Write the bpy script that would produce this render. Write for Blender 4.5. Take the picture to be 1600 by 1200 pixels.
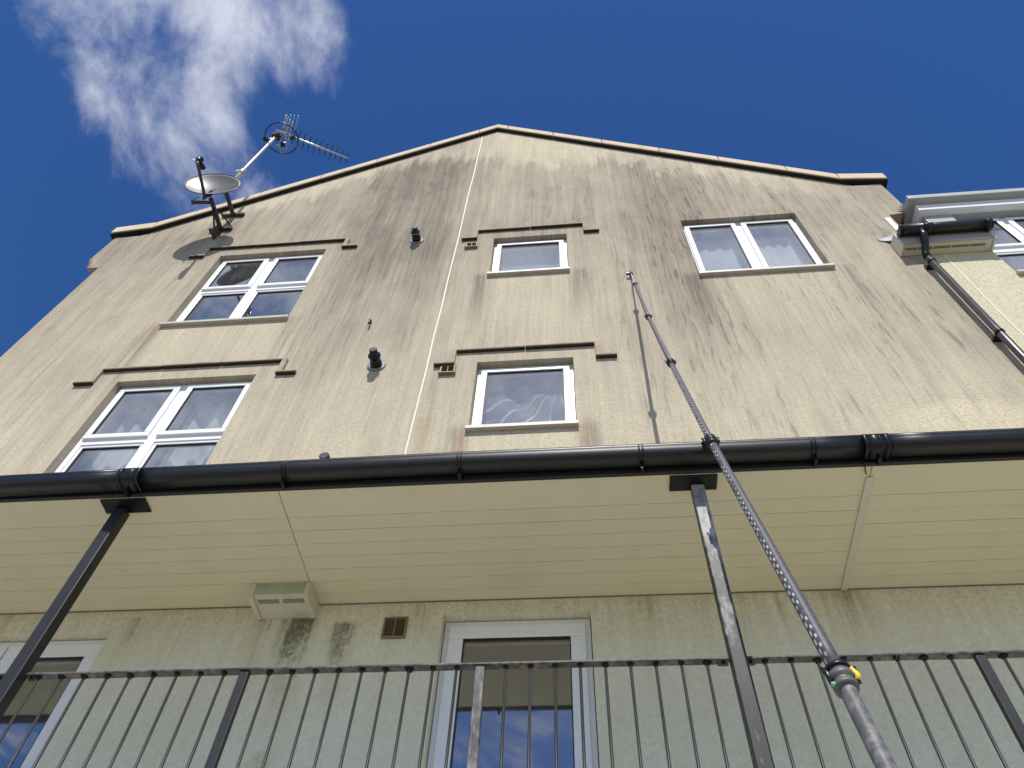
import bpy, bmesh, math, random
from mathutils import Vector, Matrix
random.seed(7)
S = bpy.context.scene
COL = S.collection
for o in list(bpy.data.objects): bpy.data.objects.remove(o)

# ------------------------------------------------------------------ camera
# metres; wall face = plane y 0, x to the right, z measured from the eye (ground is 1.6 m lower)
GROUND = -1.6
cam_d = bpy.data.cameras.new('camera'); cam = bpy.data.objects.new('camera', cam_d); COL.objects.link(cam)
right = Vector((0.99548971, 0.08754099, 0.03656233)); up = Vector((0.0516991, -0.8237273, 0.56462424)); fwd = Vector((-0.07954515, 0.56018739, 0.82453785))
cam.matrix_world = Matrix(((right.x, up.x, -fwd.x, 0), (right.y, up.y, -fwd.y, -3.5), (right.z, up.z, -fwd.z, 0), (0, 0, 0, 1)))
cam_d.sensor_width = 36; cam_d.lens = 27.0; cam_d.clip_start = .05; cam_d.clip_end = 3000
S.camera = cam
S.render.resolution_x = 1024; S.render.resolution_y = 768
S.view_settings.view_transform = 'Standard'; S.view_settings.look = 'None'; S.view_settings.gamma = 1
S.view_settings.use_curve_mapping = False
S.view_settings.exposure = 0.23

# ------------------------------------------------------------------ node expression helper
class NT:
    tree = None
def N(kind, **kw):
    n = NT.tree.nodes.new(kind)
    for k, v in kw.items(): setattr(n, k, v)
    return n
def link(a, b): NT.tree.links.new(a, b)
def put(sock, v):
    if isinstance(v, X): link(v.s, sock)
    elif isinstance(v, bpy.types.NodeSocket): link(v, sock)
    else: sock.default_value = v
class X:
    def __init__(self, s): self.s = s
def _m(op, *a, clamp=False):
    n = N('ShaderNodeMath', operation=op, use_clamp=clamp)
    for i, v in enumerate(a): put(n.inputs[i], v)
    return X(n.outputs[0])
X.__add__ = lambda a, b: _m('ADD', a, b); X.__radd__ = lambda a, b: _m('ADD', b, a)
X.__sub__ = lambda a, b: _m('SUBTRACT', a, b); X.__rsub__ = lambda a, b: _m('SUBTRACT', b, a)
X.__mul__ = lambda a, b: _m('MULTIPLY', a, b); X.__rmul__ = lambda a, b: _m('MULTIPLY', b, a)
X.__truediv__ = lambda a, b: _m('DIVIDE', a, b); X.__neg__ = lambda a: _m('MULTIPLY', a, -1.0)
def fabs(a): return _m('ABSOLUTE', a)
def fmin(a, b): return _m('MINIMUM', a, b)
def fmax(a, b): return _m('MAXIMUM', a, b)
def clamp(a): return _m('ADD', a, 0.0, clamp=True)
def smooth(v, a, b):
    n = N('ShaderNodeMapRange', interpolation_type='SMOOTHSTEP'); put(n.inputs['Value'], v)
    lo, hi = (a, b) if a < b else (b, a)
    n.inputs['From Min'].default_value = lo; n.inputs['From Max'].default_value = hi
    n.inputs['To Min'].default_value = 0.0 if a < b else 1.0; n.inputs['To Max'].default_value = 1.0 if a < b else 0.0
    return X(n.outputs['Result'])
def vec(x, y, z):
    n = N('ShaderNodeCombineXYZ'); put(n.inputs[0], x); put(n.inputs[1], y); put(n.inputs[2], z); return X(n.outputs[0])
def noise(v, scale=1.0, detail=2.0, rough=.5, distort=0.0):
    n = N('ShaderNodeTexNoise'); put(n.inputs['Vector'], v)
    n.inputs['Scale'].default_value = scale; n.inputs['Detail'].default_value = detail
    n.inputs['Roughness'].default_value = rough; n.inputs['Distortion'].default_value = distort
    return X(n.outputs['Fac'])
def mixc(f, a, b):
    n = N('ShaderNodeMix', data_type='RGBA'); put(n.inputs[0], f)
    put(n.inputs[6], a if isinstance(a, X) else (*a, 1)); put(n.inputs[7], b if isinstance(b, X) else (*b, 1))
    return X(n.outputs[2])
def ramp(f, stops):
    n = N('ShaderNodeValToRGB'); put(n.inputs[0], f); e = n.color_ramp.elements
    while len(e) < len(stops): e.new(.5)
    for el, (p, c) in zip(e, stops): el.position = p; el.color = (*c, 1)
    return X(n.outputs[0])
def scalec(c, f):
    n = N('ShaderNodeVectorMath', operation='SCALE'); put(n.inputs[0], c); put(n.inputs['Scale'], f); return X(n.outputs[0])
def pos():
    g = N('ShaderNodeNewGeometry'); s = N('ShaderNodeSeparateXYZ'); link(g.outputs['Position'], s.inputs[0])
    return X(g.outputs['Position']), X(s.outputs[0]), X(s.outputs[1]), X(s.outputs[2])
def objpos():
    g = N('ShaderNodeTexCoord'); s = N('ShaderNodeSeparateXYZ'); link(g.outputs['Object'], s.inputs[0])
    return X(g.outputs['Object']), X(s.outputs[0]), X(s.outputs[1]), X(s.outputs[2])
def bump(h, strength=.3, dist=.005):
    n = N('ShaderNodeBump'); put(n.inputs['Height'], h); n.inputs['Strength'].default_value = strength; n.inputs['Distance'].default_value = dist
    return n.outputs[0]
MATS = {}
def new_mat(name):
    m = bpy.data.materials.new(name); m.use_nodes = True; NT.tree = m.node_tree; m.node_tree.nodes.clear()
    out = N('ShaderNodeOutputMaterial'); MATS[name] = m
    return m, out
def principled(out, color, rough=.6, metal=0.0, spec=.5, normal=None, coat=0.0):
    b = N('ShaderNodeBsdfPrincipled'); put(b.inputs['Base Color'], color if isinstance(color, X) else (*color, 1))
    put(b.inputs['Roughness'], rough); put(b.inputs['Metallic'], metal); b.inputs['Specular IOR Level'].default_value = spec
    b.inputs['Coat Weight'].default_value = coat
    if normal is not None: link(normal, b.inputs['Normal'])
    link(b.outputs[0], out.inputs['Surface']); return b

# ------------------------------------------------------------------ world, sun
SUN = Vector((-.06, 1.0, -1.25)).normalized()          # direction the light travels
elev = math.asin(-SUN.z); azim = math.atan2(-SUN.x, -SUN.y)
W = bpy.data.worlds.new('World'); S.world = W; W.use_nodes = True; NT.tree = W.node_tree; W.node_tree.nodes.clear()
wout = N('ShaderNodeOutputWorld'); bg = N('ShaderNodeBackground'); bg.inputs['Strength'].default_value = .125
sky = N('ShaderNodeTexSky', sky_type='NISHITA'); sky.sun_disc = False; sky.sun_elevation = elev; sky.sun_rotation = azim
sky.altitude = 300; sky.air_density = 1.0; sky.dust_density = .25; sky.ozone_density = 3.0
tc = N('ShaderNodeTexCoord'); sp = N('ShaderNodeSeparateXYZ'); link(tc.outputs['Generated'], sp.inputs[0])
dx, dy, dz = X(sp.outputs[0]), X(sp.outputs[1]), X(sp.outputs[2])
zc = fmax(dz, .06); px, py = dx / zc, dy / zc           # flat cloud layer seen from below
n1 = noise(vec(px + .25 * py, py * .8, 3.3), 6.2, 11, .62, .22)
n2 = noise(vec(px * 1.3, py, 8.1), 1.5, 4, .5)
mx = px + .465 + .13 * (py - .1)
wedge = smooth(fabs(mx) + .26 * (py - .1), .29, .03) * smooth(py, .62, .42) * smooth(py, -.35, .0)
lobe = smooth((px + .325) * (px + .325) + (py - .15) * (py - .15) * .6, .012, .001)
wedge = fmax(wedge, lobe * .62)
bank = smooth(py, -.25, -.48)                            # broken cloud on the sunny side of the sky
dens = smooth(n1 + .45 * wedge - .05 * smooth(py, -.25, -.1) + .36 * bank * smooth(n2, .24, .38) * (1 - .6 * smooth(py, -.9, -1.3)), .62, .98)
dens = dens * smooth(dz, .02, .16)
ccol = scalec(ramp(n1, [(.3, (.60, .64, .78)), (.75, (.90, .92, 1.0))]), 6.9)
hs = N('ShaderNodeHueSaturation'); hs.inputs['Saturation'].default_value = 1.27; hs.inputs['Hue'].default_value = .511; hs.inputs['Value'].default_value = .84; link(sky.outputs[0], hs.inputs['Color'])
skyc = mixc(dens * .84, X(hs.outputs[0]), ccol)
link(skyc.s, bg.inputs['Color']); link(bg.outputs[0], wout.inputs['Surface'])
sun_d = bpy.data.lights.new('sun', 'SUN'); sun_d.energy = 4.2; sun_d.angle = math.radians(.5); sun_d.color = (1, .955, .88)
sun = bpy.data.objects.new('sun', sun_d); COL.objects.link(sun); sun.rotation_euler = SUN.to_track_quat('-Z', 'Y').to_euler(); sun.location = (0, -10, 15)

# ------------------------------------------------------------------ mesh helper
WORLD = {}
class MB:
    def __init__(s): s.v = []; s.f = []; s.sm = []
    def quad(s, *p, smooth=False):
        b = len(s.v); s.v += [tuple(q) for q in p]; s.f.append(tuple(range(b, b + len(p)))); s.sm.append(smooth); return s
    def box(s, x0, x1, y0, y1, z0, z1):
        b = len(s.v); s.v += [(x, y, z) for z in (z0, z1) for y in (y0, y1) for x in (x0, x1)]
        for f in ((0, 2, 3, 1), (4, 5, 7, 6), (0, 1, 5, 4), (2, 6, 7, 3), (0, 4, 6, 2), (1, 3, 7, 5)):
            s.f.append(tuple(b + i for i in f)); s.sm.append(False)
        return s
    def prism(s, poly, y0, y1):      # poly in (x, z), counter-clockwise seen from -y
        n = len(poly); b = len(s.v)
        s.v += [(x, y0, z) for x, z in poly] + [(x, y1, z) for x, z in poly]
        s.f.append(tuple(b + i for i in range(n))); s.f.append(tuple(b + n + i for i in reversed(range(n)))); s.sm += [False, False]
        for i in range(n):
            j = (i + 1) % n; s.f.append((b + j, b + i, b + n + i, b + n + j)); s.sm.append(False)
        return s
    def sweep(s, pts, rads, segs=14, caps=True, arc=None, smooth=True):
        pts = [Vector(p) for p in pts]
        if not hasattr(rads, '__len__'): rads = [rads] * len(pts)
        t0 = (pts[1] - pts[0]).normalized(); ref = Vector((0, 0, 1)) if abs(t0.z) < .9 else Vector((0, 1, 0))
        u = t0.cross(ref).normalized(); rings = []
        for i, p in enumerate(pts):
            if i == 0: t = t0
            elif i == len(pts) - 1: t = (pts[-1] - pts[-2]).normalized()
            else: t = ((pts[i] - pts[i - 1]).normalized() + (pts[i + 1] - pts[i]).normalized()).normalized()
            u = (u - t * u.dot(t)).normalized(); w = t.cross(u)
            b = len(s.v)
            for k in range(segs):
                a = 2 * math.pi * k / segs; s.v.append(tuple(p + (u * math.cos(a) + w * math.sin(a)) * rads[i]))
            rings.append(b)
        for r0, r1 in zip(rings, rings[1:]):
            for k in range(segs):
                j = (k + 1) % segs; s.f.append((r0 + k, r0 + j, r1 + j, r1 + k)); s.sm.append(smooth)
        if caps:
            s.f.append(tuple(rings[0] + k for k in reversed(range(segs)))); s.f.append(tuple(rings[-1] + k for k in range(segs))); s.sm += [False, False]
        return s
    def tube(s, a, b, r, segs=12, r2=None): return s.sweep([a, b], [r, r if r2 is None else r2], segs)
    def strip(s, prof, path):        # prof: list of (y, z) open section; path: list of (x, dy, dz); smooth sheet
        b = len(s.v); n = len(prof)
        for x, oy, oz in path: s.v += [(x, y + oy, z + oz) for y, z in prof]
        for i in range(len(path) - 1):
            for k in range(n - 1):
                s.f.append((b + i * n + k, b + (i + 1) * n + k, b + (i + 1) * n + k + 1, b + i * n + k + 1)); s.sm.append(True)
        return s
    def grid(s, fn, nu, nv):
        b = len(s.v); s.v += [tuple(fn(i / nu, j / nv)) for j in range(nv + 1) for i in range(nu + 1)]
        for j in range(nv):
            for i in range(nu):
                q = b + j * (nu + 1) + i; s.f.append((q, q + 1, q + nu + 2, q + nu + 1)); s.sm.append(True)
        return s
    def mesh(s, name, off):
        me = bpy.data.meshes.new(name); me.from_pydata([(x - off[0], y - off[1], z - off[2]) for x, y, z in s.v], [], s.f)
        me.polygons.foreach_set('use_smooth', s.sm); me.update()
        bm = bmesh.new(); bm.from_mesh(me); bmesh.ops.recalc_face_normals(bm, faces=bm.faces); bm.to_mesh(me); bm.free()
        return me
    def build(s, name, mat, parent=None, bevel=0, solid=0, origin=None):
        if origin is None:
            xs = list(zip(*s.v)); origin = tuple((min(c) + max(c)) / 2 for c in xs[:2]) + (min(xs[2]),)
        return put_mesh(name, s.mesh(name, origin), mat, parent, origin, bevel, solid)
def put_mesh(name, me, mat, parent, origin, bevel=0, solid=0):
    o = bpy.data.objects.new(name, me); COL.objects.link(o)
    if mat is not None and not me.materials: me.materials.append(MATS[mat] if isinstance(mat, str) else mat)
    po = Vector(WORLD[parent.name]) if parent else Vector((0, 0, 0))
    if parent: o.parent = parent
    o.location = Vector(origin) - po; WORLD[o.name] = tuple(origin)
    if solid:
        m = o.modifiers.new('solid', 'SOLIDIFY'); m.thickness = solid; m.offset = 0
    if bevel:
        m = o.modifiers.new('bevel', 'BEVEL'); m.width = bevel; m.segments = 2; m.limit_method = 'ANGLE'; m.angle_limit = math.radians(40)
    return o
def tag(o, label, cat, group=None):
    o['label'] = label; o['category'] = cat
    if group: o['group'] = group
    return o
def thing(name, loc, label, cat, group=None):
    o = bpy.data.objects.new(name, None); COL.objects.link(o); o.location = loc; WORLD[o.name] = tuple(loc); o.empty_display_size = .2
    return tag(o, label, cat, group)
def structure(o): o['kind'] = 'structure'; return o

# ------------------------------------------------------------------ materials
WIN = {  # opening x0, x1, z0, z1
    'ul': (-4.03, -2.76, 6.50, 8.13), 'll': (-4.03, -2.76, 3.88, 5.51), 'us': (-.81, .01, 7.165, 8.105), 'ls': (-.81, .01, 4.57, 5.51),
    'rw': (1.295, 2.55, 6.875, 8.25), 'door': (-.806, .03, .86, 2.856), 'ldoor': (-4.03, -2.765, .86, 2.80)}
AX, AZ, SL = -.985, 12.28, .764                       # gable apex and slope

def render_wall(name, kind):
    m, out = new_mat(name); P, x, y, z = pos()
    P = vec(x * .94 + z * .34, y + .0073, z * .94 - x * .34); y = y + .37
    warp = noise(vec(x * .7, z * .8, 1.0), 1.0, 2) - .5
    xw = x + .035 * warp
    s4 = noise(vec(xw * 48.0, y, z * 1.3), 1.0, 4, .6)
    big = noise(vec(x * .55, y, z * .42), 1.0, 3, .55)
    s1 = noise(vec(xw * 3.4, y, z * .20), 1.0, 5, .62)
    s2 = noise(vec(xw * 13.0, y, z * .55), 1.0, 5, .6)
    s3 = noise(vec(xw * 30.0, y, z * 3.0), 1.0, 2, .5)
    grain = noise(P, 56.0 if kind != 'clean' else 70., 3, .75); grain2 = noise(P, 36.0, 4, .65); mid = noise(vec(x * 5., y * 5., z * 2.2), 1.0, 5, .65)
    if kind == 'gable':
        gap = (AZ - SL * fabs(x - AX)) - z               # metres below the coping
        st = .47 + .34 * (s1 - .5) + .50 * (s2 - .5) + .46 * (s4 - .5) + .46 * (big - .5) + .36 * (mid - .5) + .5 * (grain2 - .5) + .75 * (grain - .5)
        st = st + .16 * smooth(z, 6.2, 8.4) - .12 * smooth(z, 5.6, 4.3)
        st = st + .20 * smooth(fabs(x + 1.9), 1.0, .2) * smooth(z, 5.3, 6.3)
        st = st + .16 * smooth(fabs(x - 1.15), .75, .1) * smooth(z, 5.0, 6.6)
        drip = noise(vec(x * 7., y, z * 1.1), 1.0, 5, .7)
        st = st - (.36 + 1.0 * (mid - .5)) * smooth(gap - 2.2 * (drip - .48) - .85 * smooth(fabs(x + .6), 1.3, .2), .70, .12) * smooth(fabs(x - AX), 4.4, 3.4)
        dash = smooth(s3, .56, .68) * smooth(s1 + .5 * (big - .5) + .3 * (mid - .5), .34, .58) * (.35 + .65 * smooth(x, -1.0, 1.4))
        st = st + .24 * dash
        for k in ('ul', 'us', 'ls', 'rw', 'll'):
            a, b, zb, zt = WIN[k]; a -= .03; b += .03
            inside = smooth(xw, a - .04, a + .16) * smooth(xw, b + .04, b - .16) * smooth(z, zb + .02, zb - .02) * smooth(z, zb - 1.5, zb - .45)
            st = st - (.13 + .5 * (mid - .5)) * inside
            for e in (a - .05, b + .07):
                st = st + .34 * smooth(fabs(xw - e), .13, .0) * smooth(z, zb + .12, zb - .05) * smooth(z, zb - 1.25, zb - .1) * smooth(s2, .3, .55)
        st = st - .30 * smooth((x - 2.75) * (x - 2.75) * .5 + (z - 4.42) * (z - 4.42) * 2., .16, .0)
        up_ = ramp(st, [(.0, (.56, .498, .355)), (.24, (.51, .452, .332)), (.48, (.415, .364, .28)), (.76, (.285, .246, .194)), (1., (.17, .144, .115))])
        rust = 0.
        for rx, rz, rw, rl in ((-.86, 4.58, .10, .6), (.05, 4.56, .09, .5), (-1.15, 4.75, .12, .7), (-1.02, 7.85, .07, .5), (-4.1, 6.45, .10, .7)):
            rust = rust + smooth(fabs(xw - rx), rw, 0.) * smooth(z, rz - rl, rz - .1) * smooth(z, rz + .04, rz - .02)
        up_ = mixc(clamp(rust) * .34 * smooth(s2, .3, .6), up_, (.36, .215, .11))
        # sheltered wall under the canopy: greener, with run-down streaks from the soffit
        lo = .08 + (.45 * (s2 - .5) + .5 * (s4 - .5)) * smooth(z, 2.1, 2.9) + .35 * (big - .5) + .3 * (mid - .5) + .16 * smooth(z, 2.45, 2.95)
        for sx, sw, top, ln, am in ((-1.86, .09, 2.86, .45, .36), (-1.625, .10, 2.86, .62, .80), (-1.36, .065, 2.82, .55, .55), (-1.62, .07, 2.05, .5, .5), (-2.62, .07, 2.9, .5, .3),
                                    (-2.5, .04, 2.95, .35, .2), (1.44, .08, 2.95, .5, .26), (1.2, .03, 2.95, .4, .22), (-.93, .05, 2.95, .25, .22), (.95, .02, 2.95, .2, .2), (1.06, .018, 2.95, .3, .25), (1.31, .02, 2.95, .33, .22)):
            lo = lo + am * smooth(fabs(x + .05 * (z - top) * .4 - sx + .05 * warp), sw * 1.7, 0.) * smooth(z, top - ln * 1.5, top - .1) * smooth(z, top + .02, top - .02) * (.45 + .55 * smooth(grain2 * .5 + mid * .5, .38, .66))
        low_ = ramp(lo, [(.0, (.735, .71, .56)), (.3, (.63, .59, .43)), (.6, (.20, .195, .135)), (1., (.075, .072, .06))])
        col = mixc(smooth(z, 2.99, 2.93), up_, low_)
    elif kind == 'clean':
        st = .18 + .35 * (s1 - .5) + .3 * (s2 - .5) + .25 * (big - .5)
        col = ramp(st, [(.0, (.60, .555, .40)), (.4, (.50, .455, .33)), (1., (.33, .29, .22))])
    else:
        col = ramp(big, [(.3, (.40, .38, .32)), (.7, (.50, .47, .40))])
    near = smooth(z, 3.2, 2.6)
    col = scalec(col, (.16 + .525 * near) + (1.22 - .85 * near) * grain + (.46 - .2 * near) * grain2)
    h = grain * .7 + grain2 * .5
    principled(out, col, .93, spec=.15, normal=bump(h, .8, .008)); return m
render_wall('render_gable', 'gable'); render_wall('render_clean', 'clean'); render_wall('render_plain', 'plain')

def simple(name, color, rough=.5, metal=0., spec=.5, var=.08, scale=12., bumps=0., dirt=None, coat=0., local=False):
    m, out = new_mat(name); P, x, y, z = objpos() if local else pos()
    n = noise(P, scale, 4, .6); c = scalec(vec(*color), 1 - var + 2 * var * n)
    if dirt: c = mixc(smooth(noise(P, dirt[1], 5, .65), dirt[2], dirt[3]) * dirt[4], c, dirt[0])
    nb = bump(noise(P, scale * 8, 3, .6), bumps, .003) if bumps else None
    principled(out, c, _m('ADD', rough - .06, .12 * n), metal, spec, nb, coat); return m
simple('upvc', (.80, .81, .82), .32, var=.03, dirt=((.45, .43, .37), 9., .58, .8, .25))
simple('upvc_grey', (.33, .335, .32), .5, var=.05)
simple('gasket', (.02, .02, .022), .6)
simple('sill', (.47, .45, .38), .5, dirt=((.32, .29, .22), 14., .5, .75, .5))
simple('hood', (.40, .325, .245), .9, spec=.2, var=.25, scale=18., bumps=.4, dirt=((.17, .13, .10), 7., .45, .7, .6))
simple('hood_dark_strip', (.05, .039, .029), .9, spec=.2, var=.4, scale=22., bumps=.4, dirt=((.022, .018, .013), 9., .45, .7, .7))  # dark colour for the mould and shade under the hood stones
simple('underside_shade', (.022, .02, .016), .85, spec=.2, var=.3)  # near-black colour standing for the shade beneath the coping
simple('coping', (.60, .50, .36), .9, spec=.2, var=.16, scale=9., bumps=.35, dirt=((.30, .25, .18), 4., .5, .75, .5))
simple('soffit', (.67, .615, .44), .42, var=.03, scale=3., dirt=((.50, .44, .29), 4., .5, .85, .35))
simple('soffit_back', (.20, .17, .11), .9)
simple('vent_cream', (.60, .57, .45), .5, var=.05, dirt=((.34, .34, .22), 11., .5, .8, .45))
simple('vent_green', (.42, .43, .31), .6, var=.10, dirt=((.28, .29, .19), 9., .45, .75, .6))
simple('black_plastic', (.006, .006, .007), .30, spec=.35, var=.2)
simple('black_gutter', (.002, .0021, .0026), .38, spec=.5, var=.25, dirt=((.010, .010, .0095), 6., .6, .85, .4))
simple('pipe_brown', (.045, .040, .036), .34, spec=.6, var=.2)
simple('fascia_black', (.010, .010, .009), .5, var=.2)
simple('brown_vent', (.225, .165, .082), .6, var=.12)
simple('brown_dark', (.05, .036, .02), .7)
simple('joint_white', (.72, .68, .56), .7, var=.08)
simple('lead', (.20, .215, .24), .6, metal=.2, var=.2)
simple('dish_grey', (.09, .094, .095), .40, var=.06, scale=6., dirt=((.2, .2, .19), 20., .55, .8, .5))
simple('dark_steel', (.045, .043, .04), .55, metal=.2, var=.3, scale=25., dirt=((.14, .09, .06), 30., .55, .75, .5))
simple('galv', (.50, .50, .48), .42, metal=.75, var=.12, scale=22.)
simple('alu', (.55, .55, .55), .38, metal=.85, var=.1)
simple('aerial_dark', (.05, .05, .05), .4, metal=.5, var=.2)
simple('room', (.16, .155, .15), .95, var=.04)
simple('concrete', (.55, .52, .45), .93, spec=.2, var=.14, scale=5., bumps=.3)
simple('paving', (.27, .265, .24), .93, spec=.2, var=.16, scale=2., bumps=.3)
simple('roof_tile', (.16, .12, .10), .9, var=.2)
simple('tape_yellow', (.75, .52, .03), .5); simple('tape_green', (.16, .42, .20), .5)
simple('clamp_black', (.009, .009, .010), .34, spec=.45, var=.2); simple('clamp_grey', (.10, .10, .10), .5, var=.15)

def paint_metal(name, chips, lo, hi, bare=(.52, .52, .53)):
    m, out = new_mat(name); P, x, y, z = pos()
    n = noise(vec(x, y, z * .45), 30., 6, .68); n2 = noise(vec(x, y, z * .3), 6., 3, .6); fine = noise(P, 120, 2)
    k = smooth(n + .5 * (n2 - .5) + chips(x, y, z), lo, hi)
    c = mixc(k, scalec(vec(.018, .018, .0195), .6 + .9 * n2), scalec(vec(*bare), .65 + .5 * n))
    principled(out, c, .36 + .2 * n2 + .2 * k, k * .2, .4, bump(n + .3 * fine, .18, .002)); return m
paint_metal('post_worn', lambda x, y, z: .26 * smooth(z, 2.35, 2.75) * smooth(y, -.815, -.835) + .10 * smooth(z, 1.7, 2.2) * smooth(y, -.815, -.835), .52, .92, (.38, .38, .385))
paint_metal('post_black', lambda x, y, z: X(N('ShaderNodeValue').outputs[0]) * 0.0, .70, .86, (.16, .16, .17))
paint_metal('rail_worn', lambda x, y, z: .14 + .0 * x, .50, .90, (.20, .19, .18))
paint_metal('baluster_black', lambda x, y, z: .0 * x, .74, .9, (.22, .22, .22))
paint_metal('upright_worn', lambda x, y, z: .17 + .0 * x, .45, .95, (.26, .245, .23))

m, out = new_mat('glass')                                 # double glazing: sharp reflection over see-through
lw = N('ShaderNodeLayerWeight'); lw.inputs['Blend'].default_value = .5; fres = .19 + .81 * _m('POWER', X(lw.outputs['Facing']), 4.2)
gl = N('ShaderNodeBsdfGlossy'); gl.inputs['Roughness'].default_value = .004; gl.inputs['Color'].default_value = (.93, .96, 1, 1)
tr = N('ShaderNodeBsdfTransparent'); tr.inputs['Color'].default_value = (.96, .975, .98, 1)
P, x, y, z = pos(); link(bump(noise(P, 1.6, 2), .012, .05), gl.inputs['Normal'])
ms = N('ShaderNodeMixShader'); put(ms.inputs[0], fres); link(tr.outputs[0], ms.inputs[1]); link(gl.outputs[0], ms.inputs[2])
df = N('ShaderNodeBsdfDiffuse'); df.inputs['Color'].default_value = (.55, .56, .56, 1)
ms2 = N('ShaderNodeMixShader'); put(ms2.inputs[0], .025 + .05 * smooth(noise(vec(x * 3., y, z), 3., 4, .6), .45, .8)); link(ms.outputs[0], ms2.inputs[1]); link(df.outputs[0], ms2.inputs[2])
link(ms2.outputs[0], out.inputs['Surface'])
def cloth(name, col, alpha, ridges):
    m, out = new_mat(name); P, x, y, z = pos()
    d = N('ShaderNodeBsdfDiffuse'); d.inputs['Color'].default_value = (*col, 1)
    t = N('ShaderNodeBsdfTranslucent'); t.inputs['Color'].default_value = (*col, 1)
    a = N('ShaderNodeMixShader'); a.inputs[0].default_value = .3; link(d.outputs[0], a.inputs[1]); link(t.outputs[0], a.inputs[2])
    tp = N('ShaderNodeBsdfTransparent'); b = N('ShaderNodeMixShader')
    f = alpha + ridges * smooth(noise(vec(x * 2 + z * 1.2, y, z * 2.5 - x), 5., 5, .6, .8), .56, .72)
    if ridges:
        rx, rz = x + .13, z - 5.36
        rr = _m('SQRT', rx * rx + rz * rz); an_ = _m('ARCTAN2', rz + .35 * rr * rr, rx)
        fold = smooth(fabs(_m('FRACT', an_ * 2.6 + .25 * noise(P, 4., 3)) - .5), .10, .0) * smooth(rr, .02, .15)
        f = f + .8 * fold * smooth(noise(P, 5., 3), .35, .6)
    put(b.inputs[0], clamp(f)); link(tp.outputs[0], b.inputs[1]); link(a.outputs[0], b.inputs[2]); link(b.outputs[0], out.inputs['Surface'])
cloth('net', (.74, .76, .78), .9, 0.); cloth('plastic_film', (.86, .88, .92), .30, .35); cloth('blind', (.34, .40, .50), 1., 0.); cloth('roller', (.76, .78, .80), 1., 0.)  # roller: cloth of the curtain added to brighten the upper-right window

# telescopic pole: braided grey composite with pale flecks
m, out = new_mat('pole_weave'); P, x, y, z = objpos()
tco = N('ShaderNodeAttribute'); tco.attribute_name = 'polar'; sv = N('ShaderNodeSeparateXYZ'); link(tco.outputs['Vector'], sv.inputs[0])
an, le = X(sv.outputs[0]), X(sv.outputs[1])
def stripes(v, a, b): return smooth(fabs(_m('FRACT', v) - .5), a, b)
w1 = stripes(le * 26. + an, .28, .42); w2 = stripes(le * 26. - an, .34, .46)
rows = smooth(fabs(an - .10), .07, .04) * smooth(fabs(_m('FRACT', le * 24.) - .5), .30, .22) + smooth(fabs(an - .27), .06, .03) * smooth(fabs(_m('FRACT', le * 24. + .5) - .5), .22, .14)
fleck = clamp(rows)
c = mixc(w2 * .45, (.075, .075, .085), (.13, .13, .145)); c = mixc(w1 * .4, c, (.045, .045, .05)); c = mixc(fleck * .8 * smooth(noise(P, 9., 2), .35, .5), c, (.62, .62, .60))
principled(out, c, .5, 0, .35, bump(w1 * .5 + w2 * .5, .06, .001))
simple('pole_dark', (.085, .083, .088), .5, var=.2, scale=30.)
simple('pole_grey', (.10, .098, .104), .55, spec=.35, var=.2, scale=40., dirt=((.24, .23, .225), 35., .46, .62, .55))

# ------------------------------------------------------------------ ground and walkway
g = MB().quad((-600, -600, GROUND), (600, -600, GROUND), (600, 600, GROUND), (-600, 600, GROUND)).build('ground', 'paving'); structure(g)
t = MB().box(-9, 9, -1.02, -.001, GROUND + .002, .85).build('walkway', 'concrete', bevel=.01); structure(t)

# ------------------------------------------------------------------ main building
B = thing('apartment_building', (AX, 0, GROUND), 'stained cream rendered gable building with stone coping and hood moulds', 'building')
XL, XR = -5.48, 3.42                                     # wall edges (right edge meets the neighbour behind the downpipe)
bm = bmesh.new()
def zline(a): return AZ - SL * abs(a - AX)
def wall_cells(bm, xs, zs, holes):
    xs, zs = sorted(set(xs)), sorted(set(zs)); V = {}
    def vv(x, z):
        if (x, z) not in V: V[(x, z)] = bm.verts.new((x, 0, z))
        return V[(x, z)]
    for i in range(len(xs) - 1):
        for j in range(len(zs) - 1):
            cx, cz = (xs[i] + xs[i + 1]) / 2, (zs[j] + zs[j + 1]) / 2
            if any(a < cx < b and c < cz < d for a, b, c, d in holes): continue
            bm.faces.new([vv(xs[i], zs[j]), vv(xs[i + 1], zs[j]), vv(xs[i + 1], zs[j + 1]), vv(xs[i], zs[j + 1])])
holes = list(WIN.values())
wall_cells(bm, [XL, 3.49, XR] + [q for h in holes for q in h[:2]] + [AX], [GROUND, 7.0, 12.4] + [q for h in holes for q in h[2:]], holes + [(XR, 3.49, GROUND, 7.0)])
for sgn in (-1, 1):
    geom = bm.verts[:] + bm.edges[:] + bm.faces[:]
    n = Vector((sgn * SL, 0, 1)).normalized()
    bmesh.ops.bisect_plane(bm, geom=geom, plane_co=(AX, 0, AZ), plane_no=n, clear_outer=True, dist=1e-5)
wm = MB(); bm.verts.index_update()
wm.v = [tuple(v.co) for v in bm.verts]; wm.f = [tuple(v.index for v in f.verts) for f in bm.faces]; wm.sm = [False] * len(wm.f); bm.free()
DEP = .30
for a, b, c, d in holes:                                 # reveals
    wm.quad((a, 0, c), (a, DEP, c), (a, DEP, d), (a, 0, d)); wm.quad((b, 0, c), (b, 0, d), (b, DEP, d), (b, DEP, c))
    wm.quad((a, 0, d), (a, DEP, d), (b, DEP, d), (b, 0, d)); wm.quad((a, 0, c), (b, 0, c), (b, DEP, c), (a, DEP, c))
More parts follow.
